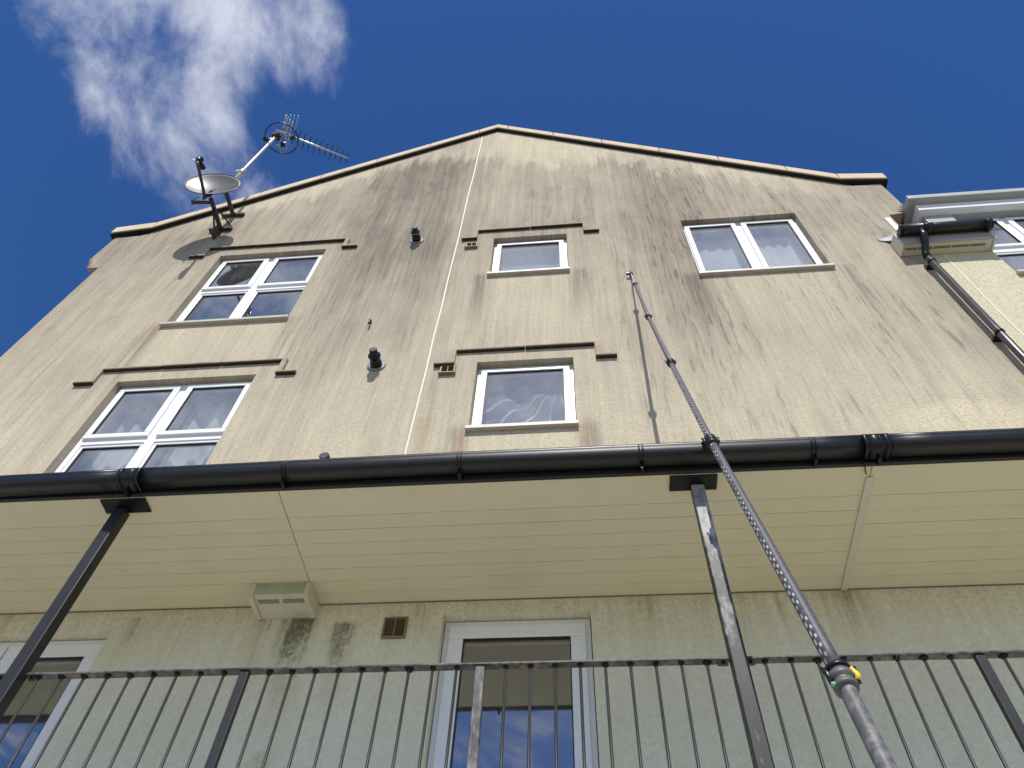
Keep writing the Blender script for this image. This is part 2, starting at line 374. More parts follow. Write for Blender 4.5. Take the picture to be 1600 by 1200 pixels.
wm.quad((XL, 0, GROUND), (XL, 0, zline(XL)), (XL, 9, zline(XL)), (XL, 9, GROUND))
wm.quad((3.49, 0, 7.0), (3.49, 9, 7.0), (3.49, 9, zline(3.49)), (3.49, 0, zline(3.49)))
wm.quad((XL, 9, GROUND), (XL, 9, zline(XL)), (AX, 9, AZ), (3.49, 9, zline(3.49)), (3.49, 9, GROUND))
# kneelers: toothed corbels carrying the coping ends
for sgn in (-1, 1):
    inner = XL if sgn < 0 else 3.49
    pts = [(0, 8.93), (0, 8.03), (.085, 8.035)]
    zz = 8.05; xx = .10
    for i in range(5):
        pts += [(xx + .062, zz + .010), (xx + .006 + i * .006, zz + .054)]; zz += .056; xx += .022
    pts += [(.235, 8.335), (.225, 8.93)]
    pts += [(.0, 8.93 + .01)] if False else []
    wm.prism([(inner + sgn * a, b) for a, b in (pts if sgn > 0 else list(reversed(pts)))], 0, .34)
# fill between sloping gable and the flat kneeler top
for sgn in (-1, 1):
    inner = XL if sgn < 0 else 3.49
    zi = zline(inner)
    if zi < 8.93:
        wm.quad((inner, 0, zi), (AX + sgn * (AZ - 8.93) / SL, 0, 8.93), (inner, 0, 8.93))
wall = wm.build('wall', 'render_gable', B, origin=(AX, 0, GROUND))
# coping stones
def coping(poly):
    MB().prism(poly, -.062, .36).build('coping_stone', 'coping', B, bevel=.010)
    n = len(poly) // 2; low = sorted(poly, key=lambda p: p[0])
    xs_ = sorted(set(p[0] for p in poly)); under_ = [(x_, min(p[1] for p in poly if p[0] == x_) - .0015) for x_ in xs_]
    MB().prism([(p[0], p[1] - .022) for p in under_] + [p for p in reversed(under_)], -.050, .30).build('coping_shade_strip', 'underside_shade', B)  # added dark strip: shade under the coping put in as colour
TH = .165; KX = 4.265; GAPJ = .003
def zt(a): return zline(a) + .026
def slope_stone(a, b):
    a, b = sorted((a, b)); coping([(a + GAPJ, zt(a + GAPJ)), (b - GAPJ, zt(b - GAPJ)), (b - GAPJ, zt(b - GAPJ) + TH), (a + GAPJ, zt(a + GAPJ) + TH)])
a0, b0 = AX - .28, -.816
coping([(a0 + GAPJ, zt(a0)), (AX, zt(AX)), (b0 - GAPJ, zt(b0)), (b0 - GAPJ, zt(b0) + TH), (AX, zt(AX) + TH), (a0 + GAPJ, zt(a0) + TH)])
jr = [-.816, -.111, .587, 1.342, 2.046, 2.77, AX + KX]
jl = [a0, -1.98, -2.70, -3.41, -4.12, -4.832, AX - KX]
for a, b in zip(jr, jr[1:]): slope_stone(a, b)
for a, b in zip(jl, jl[1:]): slope_stone(a, b)
for sgn in (-1, 1):
    k, e = AX + sgn * (KX + GAPJ), AX + sgn * 4.78; zk = zt(AX + KX)
    p = [(k, zk), (e, 8.958), (e, 8.958 + TH), (k, zk + TH)]
    coping(p if sgn > 0 else list(reversed(p)))
for sgn in (-1, 1):                                       # roof behind the parapet
    e = AX + sgn * 4.5
    MB().quad((AX, .36, AZ - .1), (AX, 9, AZ - .1), (e, 9, zline(e) - .1), (e, .36, zline(e) - .1)).build('roof', 'roof_tile', B)
# hood moulds
def hood(x0, x1, z, w=.178, d=.034, n=3):
    def st(a, b, c, e, dd=d, dark_strip=True):
        MB().box(a, b, -dd, .010, c + (.0145 if dark_strip else 0), e).build('hood_stone', 'hood', B, bevel=.004)
        if dark_strip: MB().box(a + .001, b - .001, -dd + .0015, .008, c, c + .0135).build('hood_dark_strip', 'hood_dark_strip', B)  # added dark strip giving the stone its mouldy, shaded underside
    L = (x1 - x0) / n
    for i in range(n): st(x0 + i * L + .002, x0 + (i + 1) * L - .002, z, z + .036, d + random.uniform(-.003, .004))
    for s_, xx in ((-1, x0), (1, x1)):
        a, b = sorted((xx + s_ * .001, xx + s_ * .050)); st(a, b, z - .163, z + .036, d - .004, False)
        a, b = sorted((xx, xx + s_ * w)); st(a, b, z - .206, z - .165, d + .002)
hood(-4.22, -2.572, 8.30); hood(-4.24, -2.572, 5.675); hood(-1.0, .2, 8.285, n=2); hood(-1.0, .2, 5.665, n=2)
# render joint bead
def bead(pts, par, name='render_joint'):
    mb = MB(); w = .0065
    for (xa, za), (xb, zb) in zip(pts, pts[1:]):
        mb.quad((xa - w, -.005, za), (xb - w, -.005, zb), (xb + w, -.005, zb), (xa + w, -.005, za)); mb.quad((xa - w, 0, za), (xb - w, 0, zb), (xb - w, -.005, zb), (xa - w, -.005, za)); mb.quad((xa + w, 0, za), (xb + w, 0, zb), (xb + w, -.005, zb), (xa + w, -.005, za))
    mb.build(name, 'joint_white', par)
pts = [(-1.2075 - .0405 * (11.98 - z_) / 7.72 + random.uniform(-.004, .004), z_) for z_ in [12.03 - .55 * i for i in range(17)]]
bead(pts, B)
# rooms behind the windows (dim)
def room(k, par, win=None):
    a, b, c, d = win or WIN[k]; a -= .5; b += .5; c -= .15; d += .35; y0, y1 = DEP + .002, 2.4
    mb = MB(); mb.quad((a, y1, c), (b, y1, c), (b, y1, d), (a, y1, d)); mb.quad((a, y0, c), (a, y1, c), (a, y1, d), (a, y0, d)); mb.quad((b, y0, c), (b, y0, d), (b, y1, d), (b, y1, c))
    mb.quad((a, y0, d), (a, y1, d), (b, y1, d), (b, y0, d)); mb.quad((a, y0, c), (b, y0, c), (b, y1, c), (a, y1, c))
    o0 = win or WIN[k]
    for q in ((a, o0[0], c, d), (o0[1], b, c, d), (o0[0], o0[1], c, o0[2]), (o0[0], o0[1], o0[3], d)):
        mb.quad((q[0], y0, q[2]), (q[1], y0, q[2]), (q[1], y0, q[3]), (q[0], y0, q[3]))
    mb.build('room_lining', 'room', par)
for k in WIN: room(k, B)

# ------------------------------------------------------------------ windows
def bars(mb, a, b, c, d, t, y0, y1, tb=None):            # rectangular ring, butted
    tb = tb or t
    mb.box(a, b, y0, y1, d - t, d); mb.box(a, b, y0, y1, c, c + tb); mb.box(a, a + t, y0, y1, c + tb, d - t); mb.box(b - t, b, y0, y1, c + tb, d - t)
def window(win, par, lights, sill=True, mull=(), name='window', yf=.072, fr=.045, label=None):
    a, b, c, d = win; g = .004
    mb = MB(); bars(mb, a + g, b - g, c + g, d - g, fr, yf, yf + .07)
    for q in mull: mb.box(q[0], q[1], yf + .002, yf + .068, q[2], q[3])
    o = mb.build(name, 'upvc', par, bevel=.004)
    if label: o['label'] = label
    for (p, q, r, s, opening) in lights:                 # each light: sash + pane
        t = .052 if opening else .026; yy = yf - .022 if opening else yf + .012
        ms = MB(); bars(ms, p, q, r, s, t, yy, yy + .05); ms.build('sash', 'upvc', o, bevel=.006)
        mg = MB(); e = .007; bars(mg, p + t - .001, q - t + .001, r + t - .001, s - t + .001, e, yy + .006, yy + .03); mg.build('gasket', 'gasket', o)
        MB().box(p + t + .001, q - t - .001, yy + .016, yy + .021, r + t + .001, s - t - .001).build('pane', 'glass', o)
    if sill:
        ss = MB(); ss.prism([(a - .018, c - .034), (b + .015, c - .034), (b + .015, c + .004), (a - .018, c + .004)], -.042, .0); ss.box(a + .002, b - .002, .0, yf, c - .03, c + .012)
        ss.build('sill', 'sill', o, bevel=.003)
    return o
def two_by_two(k, tz):
    a, b, c, d = WIN[k]; f = .045; m = (a + b) / 2 - .012; g = .006
    lights = [(a + f - .012, m - .035, tz + .018, d - f + .012, True), (m + .035, b - f + .012, tz + .018, d - f + .012, True),
              (a + f - .0, m - .04, c + f, tz - .04, False), (m + .04, b - f, c + f, tz - .04, False)]
    return window(WIN[k], B, lights, mull=((m - .04, m + .04, c + f, d - f), (a + f, m - .041, tz - .04, tz + .04), (m + .041, b - f, tz - .04, tz + .04)))
two_by_two('ul', 7.36); two_by_two('ll', 4.745)
for k in ('us', 'ls'):
    a, b, c, d = WIN[k]; window(WIN[k], B, [(a + .035, b - .035, c + .035, d - .035, True)])
a, b, c, d = WIN['rw']; m = (a + b) / 2
window(WIN['rw'], B, [(a + .033, m - .03, c + .033, d - .033, True), (m + .03, b - .033, c + .033, d - .033, True)], mull=((m - .035, m + .035, c + .045, d - .045),))
def door(k, leaves):
    a, b, c, d = WIN[k]; g = .004; yf = .07
    mb = MB(); bars(mb, a + g, b - g, c + g, d - g, .05, yf, yf + .07); o = mb.build('door', 'upvc', B, bevel=.004)
    for p, q in leaves:
        ms = MB(); bars(ms, p, q, c + .04, d - .042, .085, yf - .018, yf + .05, .16); ms.build('leaf', 'upvc', o, bevel=.006)
        mg = MB(); bars(mg, p + .084, q - .084, c + .199, d - .126, .007, yf - .012, yf + .03); mg.build('gasket', 'gasket', o)
        MB().box(p + .086, q - .086, yf, yf + .006, c + .201, d - .128).build('pane', 'glass', o)
        hx = q - .05
        MB().box(hx - .015, hx + .015, yf - .028, yf - .0185, c + .92, c + 1.14).sweep([(hx, yf - .028, c + 1.06), (hx, yf - .06, c + 1.06), (hx - .11, yf - .062, c + 1.055)], .009, 8).build('handle', 'upvc', o)
    return o
door('door', [(-.772, -.002)]); door('ldoor', [(-3.995, -3.40), (-3.39, -2.80)])

# ------------------------------------------------------------------ canopy
CZ = 2.949
C = thing('canopy', (-.9, -.45, CZ), 'cream boarded canopy over the railed walkway', 'canopy')
segs = [(-6.2, -1.567), (-1.563, 1.439), (1.443, 5.2)]
for a, b in segs:
    L = b - a; mb = MB().box(-L / 2, L / 2, -.0494, .0494, 0, .012); me = None
    for i in range(9):
        org = ((a + b) / 2, -.05 - .1 * i - .0005 * i, CZ + random.uniform(-.0008, .0008))
        if i == 8: org = (org[0], -.8495, org[2])
        if me is None: me = mb.mesh('soffit_board', (0, 0, 0))
        put_mesh('soffit_board', me, 'soffit', C, org, bevel=.0012)
MB().box(-6.2, 5.2, -.899, -.002, CZ + .014, CZ + .03).build('deck_board', 'soffit_back', C)
MB().box(-6.2, 5.2, -.922, -.9005, CZ - .006, CZ + .15).build('fascia', 'fascia_black', C, bevel=.003)
MB().prism([(-6.2, 0), (5.2, 0), (5.2, .02), (-6.2, .02)], 0, 1)
mb = MB(); mb.quad((-6.2, -.95, CZ + .13), (5.2, -.95, CZ + .13), (5.2, -.002, CZ + .45), (-6.2, -.002, CZ + .45)); mb.build('roof', 'roof_tile', C, solid=.02)
MB().box(1.422, 1.458, -.832, -.004, CZ - .010, CZ - .0012).build('cover_strip', 'vent_cream', C, bevel=.002)
MB().box(-6.2, 5.2, -.006, -.0005, CZ - .006, CZ - .0015).build('gap_shade_strip', 'soffit_back', C)  # dark strip in place of the shaded gap between soffit and wall
# gutter
GU = thing('gutter', (-.45, -.97, CZ), 'long black half-round gutter along the front of the canopy', 'gutter')
GY, GZ, GR = -.963, 3.030, .0565
def gz(x):
    tab = [(-6.2, -.045), (-3.05, -.022), (-2.36, -.012), (-.6, .004), (.4, -.001), (1.46, -.006), (5.2, -.02)]
    for (a, p), (b, q) in zip(tab, tab[1:]):
        if a <= x <= b: return p + (q - p) * (x - a) / (b - a)
    return -.02
def gprof(r, lip=True):
    cs = [math.cos(math.pi * k / 20) for k in range(21)]
    p = [(GY - r * math.copysign(abs(c_) ** .5, c_), GZ - r * max(0., 1 - c_ * c_) ** .5) for c_ in cs]
    p = [(p[0][0] + .002, GZ + .018), (p[0][0] - .003, GZ + .016), (p[0][0] - .002, GZ + .006)] + p + [(p[-1][0], GZ + .02)] if lip else [(p[0][0], GZ + .014)] + p + [(p[-1][0], GZ + .014)]
    return p
def gsheet(a, b, r, name, lip=True, solid=.004):
    n = max(2, int((b - a) / .25)); path = [(a + (b - a) * i / n, 0, gz(a + (b - a) * i / n)) for i in range(n + 1)]
    return MB().strip(gprof(r, lip), path).build(name, 'black_gutter', GU, solid=solid)
for a, b in ((-6.2, -2.37), (-2.355, 1.455), (1.465, 5.2)): gsheet(a, b, GR, 'channel')
def ribs(xs, r, name, tail=True):
    mb = MB()
    for x0, w in xs: mb.strip(gprof(r, False), [(x0 - w / 2, 0, gz(x0)), (x0 + w / 2, 0, gz(x0))])
    x0 = xs[0][0] + (xs[-1][0] - xs[0][0]) * (.5 if len(xs) > 1 else 0)
    mb.box(x0 - .006, x0 + .006, GY - .004, -.9226, GZ - r - .034 + gz(x0), GZ - r - .002 + gz(x0)) if tail else None
    mb.build(name, 'black_plastic', GU, solid=.004)
for x0 in (-1.52, -.6, .32, 1.16): ribs([(x0 - .009, .007), (x0 + .009, .007)], GR + .006, 'bracket')
for x0 in (-2.36, 1.46): ribs([(x0 - .05, .022), (x0 - .018, .008), (x0 + .0, .075), (x0 + .018, .008), (x0 + .05, .022)], GR + .008, 'union')
# loose wire at the right-hand union
tag(MB().sweep([(1.385, -.94, 2.965), (1.395, -.93, 2.94), (1.40, -.915, 2.935), (1.405, -.89, 2.938), (1.41, -.87, 2.936), (1.42, -.855, 2.940)], .003, 6).build('wire', 'black_plastic'), 'thin black wire hanging below the right-hand gutter joint above the cover strip', 'wire')
# canopy posts
def post(x0, x1, px0, px1, mat, label):
    T = thing('canopy_post', ((x0 + x1) / 2, -.81, .852), label, 'post', 'steel posts carrying the canopy')
    mb = MB().box(x0, x1, -.84, -.78, .87, CZ - .0135); mb.build('shaft', mat, T, bevel=.005)
    MB().box(px0, px1, -.893, -.795, CZ - .0125, CZ - .0022).build('top_plate', 'black_plastic', T, bevel=.002)
    MB().box(x0 - .05, x1 + .05, -.88, -.74, .8525, .8695).build('base_plate', 'post_black', T, bevel=.002)
    return T
post(.564, .627, .457, .693, 'post_worn', 'square steel post with flaking silvery paint beside the leaning pole')
post(-2.476, -2.412, -2.54, -2.29, 'post_black', 'black painted square steel post at the left of the railing')
# vent box under the canopy
V = thing('vent_box', (-1.728, -.1, 2.852), 'cream slotted vent box tucked where the canopy meets the wall', 'vent')
mb = MB(); x0, x1 = -1.872, -1.580
mb.quad((x0, -.197, CZ - .0015), (x1, -.197, CZ - .0015), (x1, -.197, 2.868), (x0, -.197, 2.868)).build('front_panel', 'vent_green', V)
mb = MB(); fy = lambda t: -.197 + .195 * t; fz = lambda t: 2.868 - .012 * t
def under(u0, u1, t0, t1, dz=0): mb.quad((x0 + (x1 - x0) * u0, fy(t0), fz(t0) + dz), (x0 + (x1 - x0) * u1, fy(t0), fz(t0) + dz), (x0 + (x1 - x0) * u1, fy(t1), fz(t1) + dz), (x0 + (x1 - x0) * u0, fy(t1), fz(t1) + dz))
under(0, 1, 0, .20); under(0, 1, .38, 1); cells = 30
for i in range(cells):
    u = i / cells
    if i in (0, 15, 14, 29): under(u, u + 1 / cells, .20, .38)
    else: under(u, u + .45 / cells, .20, .38)
mb.build('base_panel', 'vent_cream', V)
mb = MB(); under(0, 1, .1, .5, .012); mb.build('slot_backing', 'gasket', V)
for a, b in ((-1.902, -1.8725), (-1.5795, -1.553)): MB().box(a, b, -.204, -.0015, 2.848, CZ - .0015).build('end_cap', 'vent_cream', V, bevel=.004)
# louvred vent beside the door, two small air bricks
G = thing('wall_vent', (-1.07, -.01, 2.695), 'brown plastic louvred vent on the wall left of the door', 'vent')
mb = MB(); bars(mb, -1.139, -1.003, 2.694, 2.834, .010, -.016, -.001); mb.box(-1.0745, -1.0675, -.0155, -.002, 2.704, 2.824); mb.build('frame', 'brown_vent', G)
mb = MB()
for i in range(10):
    zz = 2.707 + i * .0118
    for a, b in ((-1.129, -1.0745), (-1.0675, -1.013)): mb.quad((a, -.013, zz), (b, -.013, zz), (b, -.005, zz + .008), (a, -.005, zz + .008))
mb.build('louvre', 'brown_vent', G, solid=.002)
MB().box(-1.13, -1.012, -.0035, -.001, 2.703, 2.825).build('backing', 'brown_dark', G)
for za, lab in ((7.872, 'small buff air brick below the topmost hood mould'), (5.345, 'small buff air brick under the hood mould of the lower single-pane window')):
    A = thing('air_brick', (-1.05, 0, za), lab, 'air brick', 'air bricks beside the narrow windows')
    mb = MB(); bars(mb, -1.118, -.985, za, za + .125, .016, -.02, -.001); mb.box(-1.055, -1.047, -.0195, -.002, za + .016, za + .109); mb.box(-1.125, -.978, -.034, -.001, za - .014, za - .0005); mb.build('frame', 'brown_vent', A, bevel=.002)
    mb = MB()
    for i in range(6):
        zz = za + .02 + i * .0148
        for a, b in ((-1.102, -1.055), (-1.047, -1.001)): mb.quad((a, -.014, zz), (b, -.014, zz), (b, -.006, zz + .009), (a, -.006, zz + .009))
    mb.build('louvre', 'brown_vent', A, solid=.002)
    MB().box(-1.103, -1.0, -.004, -.001, za + .015, za + .11).build('backing', 'brown_dark', A)
# flue terminals
def flue(x, z, L, lab, ring=True):
    T = thing('flue_terminal', (x, 0, z), lab, 'flue', 'black flue terminals on the gable')
    MB().sweep([(x, -.001, z), (x, -.045, z), (x, -.05, z), (x, -.10, z), (x, -.102, z), (x, -.118, z), (x, -.12, z), (x, -L, z)], [.052, .052, .047, .047, .053, .053, .034, .034], 20).build('body', 'black_plastic', T)
    MB().sweep([(x, -L - .0015, z), (x, -L + .01, z)], [.027, .027], 16).build('bore', 'gasket', T)
    if ring: MB().sweep([(x, -.0012, z - .004), (x, -.010, z - .004), (x, -.013, z - .004)], [.082, .080, .06], 22).build('wall_collar', 'lead', T)
    MB().sweep([(x, -.1, z), (x, -.106, z)], .0545, 20).build('band', 'galv' if z > 7 else 'black_plastic', T)
flue(-1.708, 8.175, .168, 'black flue terminal with a pale band high on the gable')
flue(-1.690, 5.535, .172, 'black flue terminal with grey wall collar halfway up the gable')
flue(-1.713, 3.985, .285, 'black pipe end just showing above the canopy gutter', False)
tag(MB().sweep([(-1.888, .0, 6.31), (-1.886, -.03, 6.31), (-1.887, -.042, 6.29), (-1.885, -.044, 6.235), (-1.889, -.04, 6.215)], [.009, .009, .010, .010, .006], 8).build('wall_hook', 'black_plastic'), 'tiny black hook on the gable above the middle flue terminal', 'hook')

# ------------------------------------------------------------------ railing
R = thing('railing', (0, -.78, .852), 'black steel railing with flaking paint along the walkway', 'railing')
RY0, RY1, RZ = -.80, -.76, 1.944
for a, b in ((-4.6, -2.478), (-2.41, .5615), (.6295, 3.6)): MB().box(a, b, RY0, RY1, RZ, RZ + .010).build('top_rail', 'rail_worn', R, bevel=.002)
for a, b in ((-4.6, -2.478), (-2.41, .5615), (.6295, 3.6)): MB().box(a, b, RY0, RY1, .95, .96).build('bottom_rail', 'rail_worn', R, bevel=.002)
ups = (-3.45, -1.44, -.441, 1.525, 2.53)
for x in ups: MB().box(x - .0195, x + .0195, RY0 + .006, RY1 - .006, .86, RZ - .0005).build('upright', 'upright_worn' if x == -.441 else 'post_black', R, bevel=.003)
bx = [-2.36 + .1035 * i for i in range(9)] + [-1.335 + .0994 * i for i in range(9)] + [-.336 + .1015 * i for i in range(9)] + [.705 + .1017 * i for i in range(8)]
bx += [1.614 + .1 * i for i in range(9)] + [2.63 + .1 * i for i in range(9)] + [-2.535 - .1 * i for i in range(9)] + [-3.55 - .1 * i for i in range(9)]
bal = MB().sweep([(0, 0, 0), (0, 0, .25), (0, 0, .983)], .0062, 10).mesh('baluster', (0, 0, 0))
wel = MB().sweep([(0, 0, -.016), (.001, .001, -.008), (0, 0, 0)], [.0065, .011, .014], 8).mesh('weld', (0, 0, 0))
for x in bx:
    o = put_mesh('baluster', bal, 'baluster_black', R, (x, -.78 + random.uniform(-.001, .001), .9605))
    w = put_mesh('weld', wel, 'black_plastic', o, (x, -.78, RZ - .0003)); w.rotation_euler = (0, 0, random.uniform(0, 6.28)); w.scale = (random.uniform(.9, 1.5), 1, random.uniform(.7, 1.2))
for x0, x1 in ((.520, .5625), (.6285, .668), (-2.411, -2.372)):
    mb = MB().box(x0, x1, -.806, -.758, RZ - .0055, RZ - .0008); c_ = (x0 + x1) / 2
    mb.sweep([(c_, -.782, RZ - .018), (c_, -.782, RZ - .006)], .009, 6).build('cleat', 'post_black', R)

# ------------------------------------------------------------------ telescopic pole
PO = thing('telescopic_pole', (.73, -2.30, GROUND), 'long grey telescopic pole leaning up against the gable wall', 'pole')
pp = [(.72, -2.34, -1.595), (.70, -1.631, 1.032), (.70, -1.55, 1.332), (.645, -1.121, 2.92), (.622, -.795, 4.128), (.608, -.488, 5.265), (.618, -.17, 6.44), (.625, -.035, 6.94)]
def path(i, j, n=12):
    out_ = []
    for k in range(i, j):
        a, b = Vector(pp[k]), Vector(pp[k + 1])
        out_ += [a.lerp(b, t / n) for t in range(n)]
    return out_ + [Vector(pp[j])]
def psec(i, j, r0, r1, mat, name='section'):
    pts_ = path(i, j); n = len(pts_); rads = [r0 + (r1 - r0) * k / (n - 1) for k in range(n)]
    mb = MB().sweep(pts_, rads, 20); o = mb.build(name, mat, PO)
    at = o.data.attributes.new('polar', 'FLOAT_VECTOR', 'CORNER'); ln = [0.]
    for p, q in zip(pts_, pts_[1:]): ln.append(ln[-1] + (q - p).length)
    for poly in o.data.polygons:
        ks = [(o.data.loops[li].vertex_index % 20) for li in poly.loop_indices]; wrap = max(ks) - min(ks) > 5
        for li in poly.loop_indices:
            vi = o.data.loops[li].vertex_index; k = vi % 20
            at.data[li].vector = (((k + 20 if wrap and k < 5 else k) / 20.) * 2., ln[min(vi // 20, n - 1)], 0)
    return o
psec(0, 2, .0245, .0235, 'pole_grey'); psec(2, 3, .0235, .0190, 'pole_weave'); psec(3, 4, .0172, .0160, 'pole_weave'); psec(4, 5, .0158, .0150, 'pole_dark'); psec(5, 6, .0145, .0125, 'pole_dark'); psec(6, 7, .0075, .0065, 'alu', 'tip_rod')
def collar(k, r, grey=False):
    c = Vector(pp[k]); d = (Vector(pp[k]) - Vector(pp[k - 1])).normalized(); s_ = r / .02
    prof = [(-.032, .80), (-.030, 1.12), (-.022, 1.16), (-.020, 1.0), (-.010, 1.0), (-.008, 1.22), (.004, 1.22), (.006, 1.02), (.014, 1.02), (.016, 1.16), (.026, 1.12), (.028, .80)]
    mb = MB().sweep([c + d * (q[0] * s_) for q in prof], [r * q[1] for q in prof], 20); o = mb.build('clamp', 'clamp_grey' if grey else 'clamp_black', PO)
    sd = d.cross(Vector((0, 1, 0))).normalized()
    for sg in (-1, 1):
        q = c + sd * (r * 1.22 * sg) - Vector((0, .3 * r, 0)); MB().sweep([q - d * .018 * s_, q + d * .008 * s_, q + d * .024 * s_ + sd * .006 * s_ * sg], [r * .22, r * .30, r * .16], 8).build('lever', 'clamp_black', o)
    return o, c, d
cl, c0, d0 = collar(2, .0300, True); collar(3, .0265); collar(4, .0225); collar(5, .0205); collar(6, .0170)
MB().sweep([c0 + d0 * .020, c0 + d0 * .034], .0375, 20).build('rubber_band', 'clamp_black', PO)
sd0 = d0.cross(Vector((0, 1, 0))).normalized()
MB().sweep([c0 - sd0 * .034 - d0 * .020 + Vector((0, -.012, 0)), c0 - sd0 * .041 + d0 * .0 + Vector((0, -.012, 0)), c0 - sd0 * .026 + d0 * .022 + Vector((0, -.024, 0))], [.008, .010, .006], 8).build('tape', 'tape_yellow', PO)
MB().sweep([c0 + sd0 * .026 - d0 * .034 + Vector((0, -.010, 0)), c0 + sd0 * .040 - d0 * .030 + Vector((0, -.010, 0))], [.009, .006], 8).build('tape', 'tape_green', PO)
tp = Vector(pp[7]); MB().sweep([tp - Vector((0, 0, .03)), tp, tp + Vector((0, .005, .03)), tp + Vector((0, .012, .09))], [.016, .022, .014, .006], 12).box(tp.x - .045, tp.x + .02, tp.y - .012, tp.y + .012, tp.z - .012, tp.z + .006).build('nozzle', 'clamp_black', PO)

# ------------------------------------------------------------------ satellite dish and aerial
DC = Vector((-4.31, -.545, 9.09))
D = thing('satellite_dish', (-4.28, -.4, 8.7), 'grey satellite dish on brackets at the left gable edge', 'satellite dish')
az, el = math.radians(10), math.radians(-1)
nrm = Vector((math.sin(az) * math.cos(el), -math.cos(az) * math.cos(el), math.sin(el))); ru = Vector((math.cos(az), math.sin(az), 0)); rv = ru.cross(nrm) * -1
if rv.z < 0: rv = -rv
def dishp(u, v):
    r = u; a = 2 * math.pi * v; return DC + ru * (.325 * r * math.cos(a)) + rv * (.33 * r * math.sin(a)) + nrm * (.075 * (r * r - 1))
MB().grid(dishp, 12, 48).build('reflector', 'dish_grey', D, solid=.004)
rim = [DC + ru * (.327 * math.cos(2 * math.pi * k / 48)) + rv * (.332 * math.sin(2 * math.pi * k / 48)) for k in range(49)]
MB().sweep(rim, .006, 6, False).build('rim', 'aerial_dark', D)
ab = Vector((-4.27, -.53, 8.70)); at_ = Vector((-4.235, -.90, 8.71))
MB().sweep([DC - nrm * .08 - rv * .12, DC - nrm * .06 - rv * .33, ab, ab.lerp(at_, .5), at_, at_ + Vector((-.01, -.03, .03))], [.016, .018, .019, .018, .018, .018], 8).build('feed_arm', 'dark_steel', D)
lb = at_ + Vector((-.01, -.03, .03))
MB().sweep([lb, lb + Vector((-.01, -.005, .05)), lb + Vector((-.012, .0, .055)), lb + Vector((-.018, .005, .13)), lb + Vector((-.02, .03, .17))], [.02, .022, .034, .036, .03], 12).sweep([lb + Vector((-.02, .03, .10)), lb + Vector((-.01, .12, .12))], [.024, .034], 12).build('receiver', 'black_plastic', D)
MB().sweep([lb + Vector((.0, -.01, .02)), lb + Vector((-.05, -.03, -.01)), lb + Vector((-.06, -.02, .05)), lb + Vector((-.02, -.01, .06))], .004, 6).build('feed_cable', 'upvc', D)
MB().sweep([ab + Vector((-.02, -.02, -.02)), ab + Vector((-.14, .02, -.07)), ab + Vector((-.17, .05, .02)), ab + Vector((-.08, .10, .08))], .004, 6).build('loop_cable', 'black_plastic', D)
MX, MY = -4.262, -.40
back = DC - nrm * .085
MB().sweep([back + rv * .10, back - rv * .16], .03, 10).sweep([back - rv * .03, Vector((MX, MY, back.z + .12))], .026, 10).sweep([Vector((MX - .02, MY, 8.83)), Vector((MX - .12, MY - .06, 8.70)), Vector((MX - .17, MY - .08, 8.66))], [.02, .022, .028], 10).build('clamp', 'dark_steel', D)
for zz, w in ((9.37, .148), (8.905, .146)):
    MB().box(-4.303 - w, -4.303 + w, -.045, -.001, zz - .024, zz + .024).build('wall_bar', 'dark_steel', D, bevel=.003)
    MB().box(-4.325, -4.281, MY - .03, -.0455, zz - .022, zz + .022).build('bracket_arm', 'dark_steel', D, bevel=.003)
MB().box(-4.318, -4.29, -.10, -.002, 8.64, 8.882).build('bracket_plate', 'dark_steel', D, bevel=.003)
MB().tube((-4.30, -.30, 8.88), (-4.30, -.01, 8.67), .012).tube((-4.26, -.28, 8.92), (-4.17, -.022, 8.94), .010).build('stay', 'dark_steel', D)

T = thing('tv_aerial', (MX, MY, 8.75), 'television aerial with ring antenna on a slim silver mast behind the dish', 'aerial')
MB().tube((MX, MY, 9.18), (MX, MY, 11.62), .026, 16).build('mast', 'galv', T)
MB().tube((MX, MY, 9.86), (MX, MY, 9.98), .036, 12).box(MX - .07, MX - .03, MY - .03, MY + .03, 9.89, 9.95).build('mast_clamp', 'galv', T)
b0_, b1_ = Vector((MX + .02, -.50, 11.50)), Vector((-3.24, .005, 11.50)); bd = (b1_ - b0_).normalized(); bp = Vector((-bd.y, bd.x, 0))
MB().tube(b0_, b1_, .015, 10).build('boom', 'alu', T)
MB().box(MX - .045, MX + .05, MY - .06, MY + .05, 11.455, 11.56).build('boom_clamp', 'aerial_dark', T, bevel=.006)
Lb = (b1_ - b0_).length
for i in range(10):
    c_ = b0_ + bd * (.34 + (Lb - .37) * i / 9) + Vector((0, 0, .012)); s_ = .135 - .004 * i; mb = MB()
    for sg in (-1, 1):
        for sh in (-1, 1): mb.tube(c_, c_ + bp * (s_ * sg) + Vector((0, 0, .06 * sh)) + bd * .02, .0042, 6)
    mb.box(c_.x - .012, c_.x + .012, c_.y - .012, c_.y + .012, c_.z - .014, c_.z + .016).build('director', 'aerial_dark', T)
rc = b0_ + bd * .10
for i in range(8):
    zz = -.17 + .34 * i / 7; off = bd * (.16 * abs(zz) / .17 - .02)
    q = rc + off + Vector((0, 0, zz)); MB().tube(q - bp * .28, q + bp * .28, .0045, 6).build('reflector_rod', 'alu', T)
for sg in (-1, 1):
    MB().tube(rc + bd * -.02 + bp * .06 * sg, rc + bd * .14 + bp * .06 * sg + Vector((0, 0, .17)), .007, 6).tube(rc + bd * -.02 + bp * .06 * sg, rc + bd * .14 + bp * .06 * sg - Vector((0, 0, .17)), .007, 6).build('reflector_frame', 'aerial_dark', T)
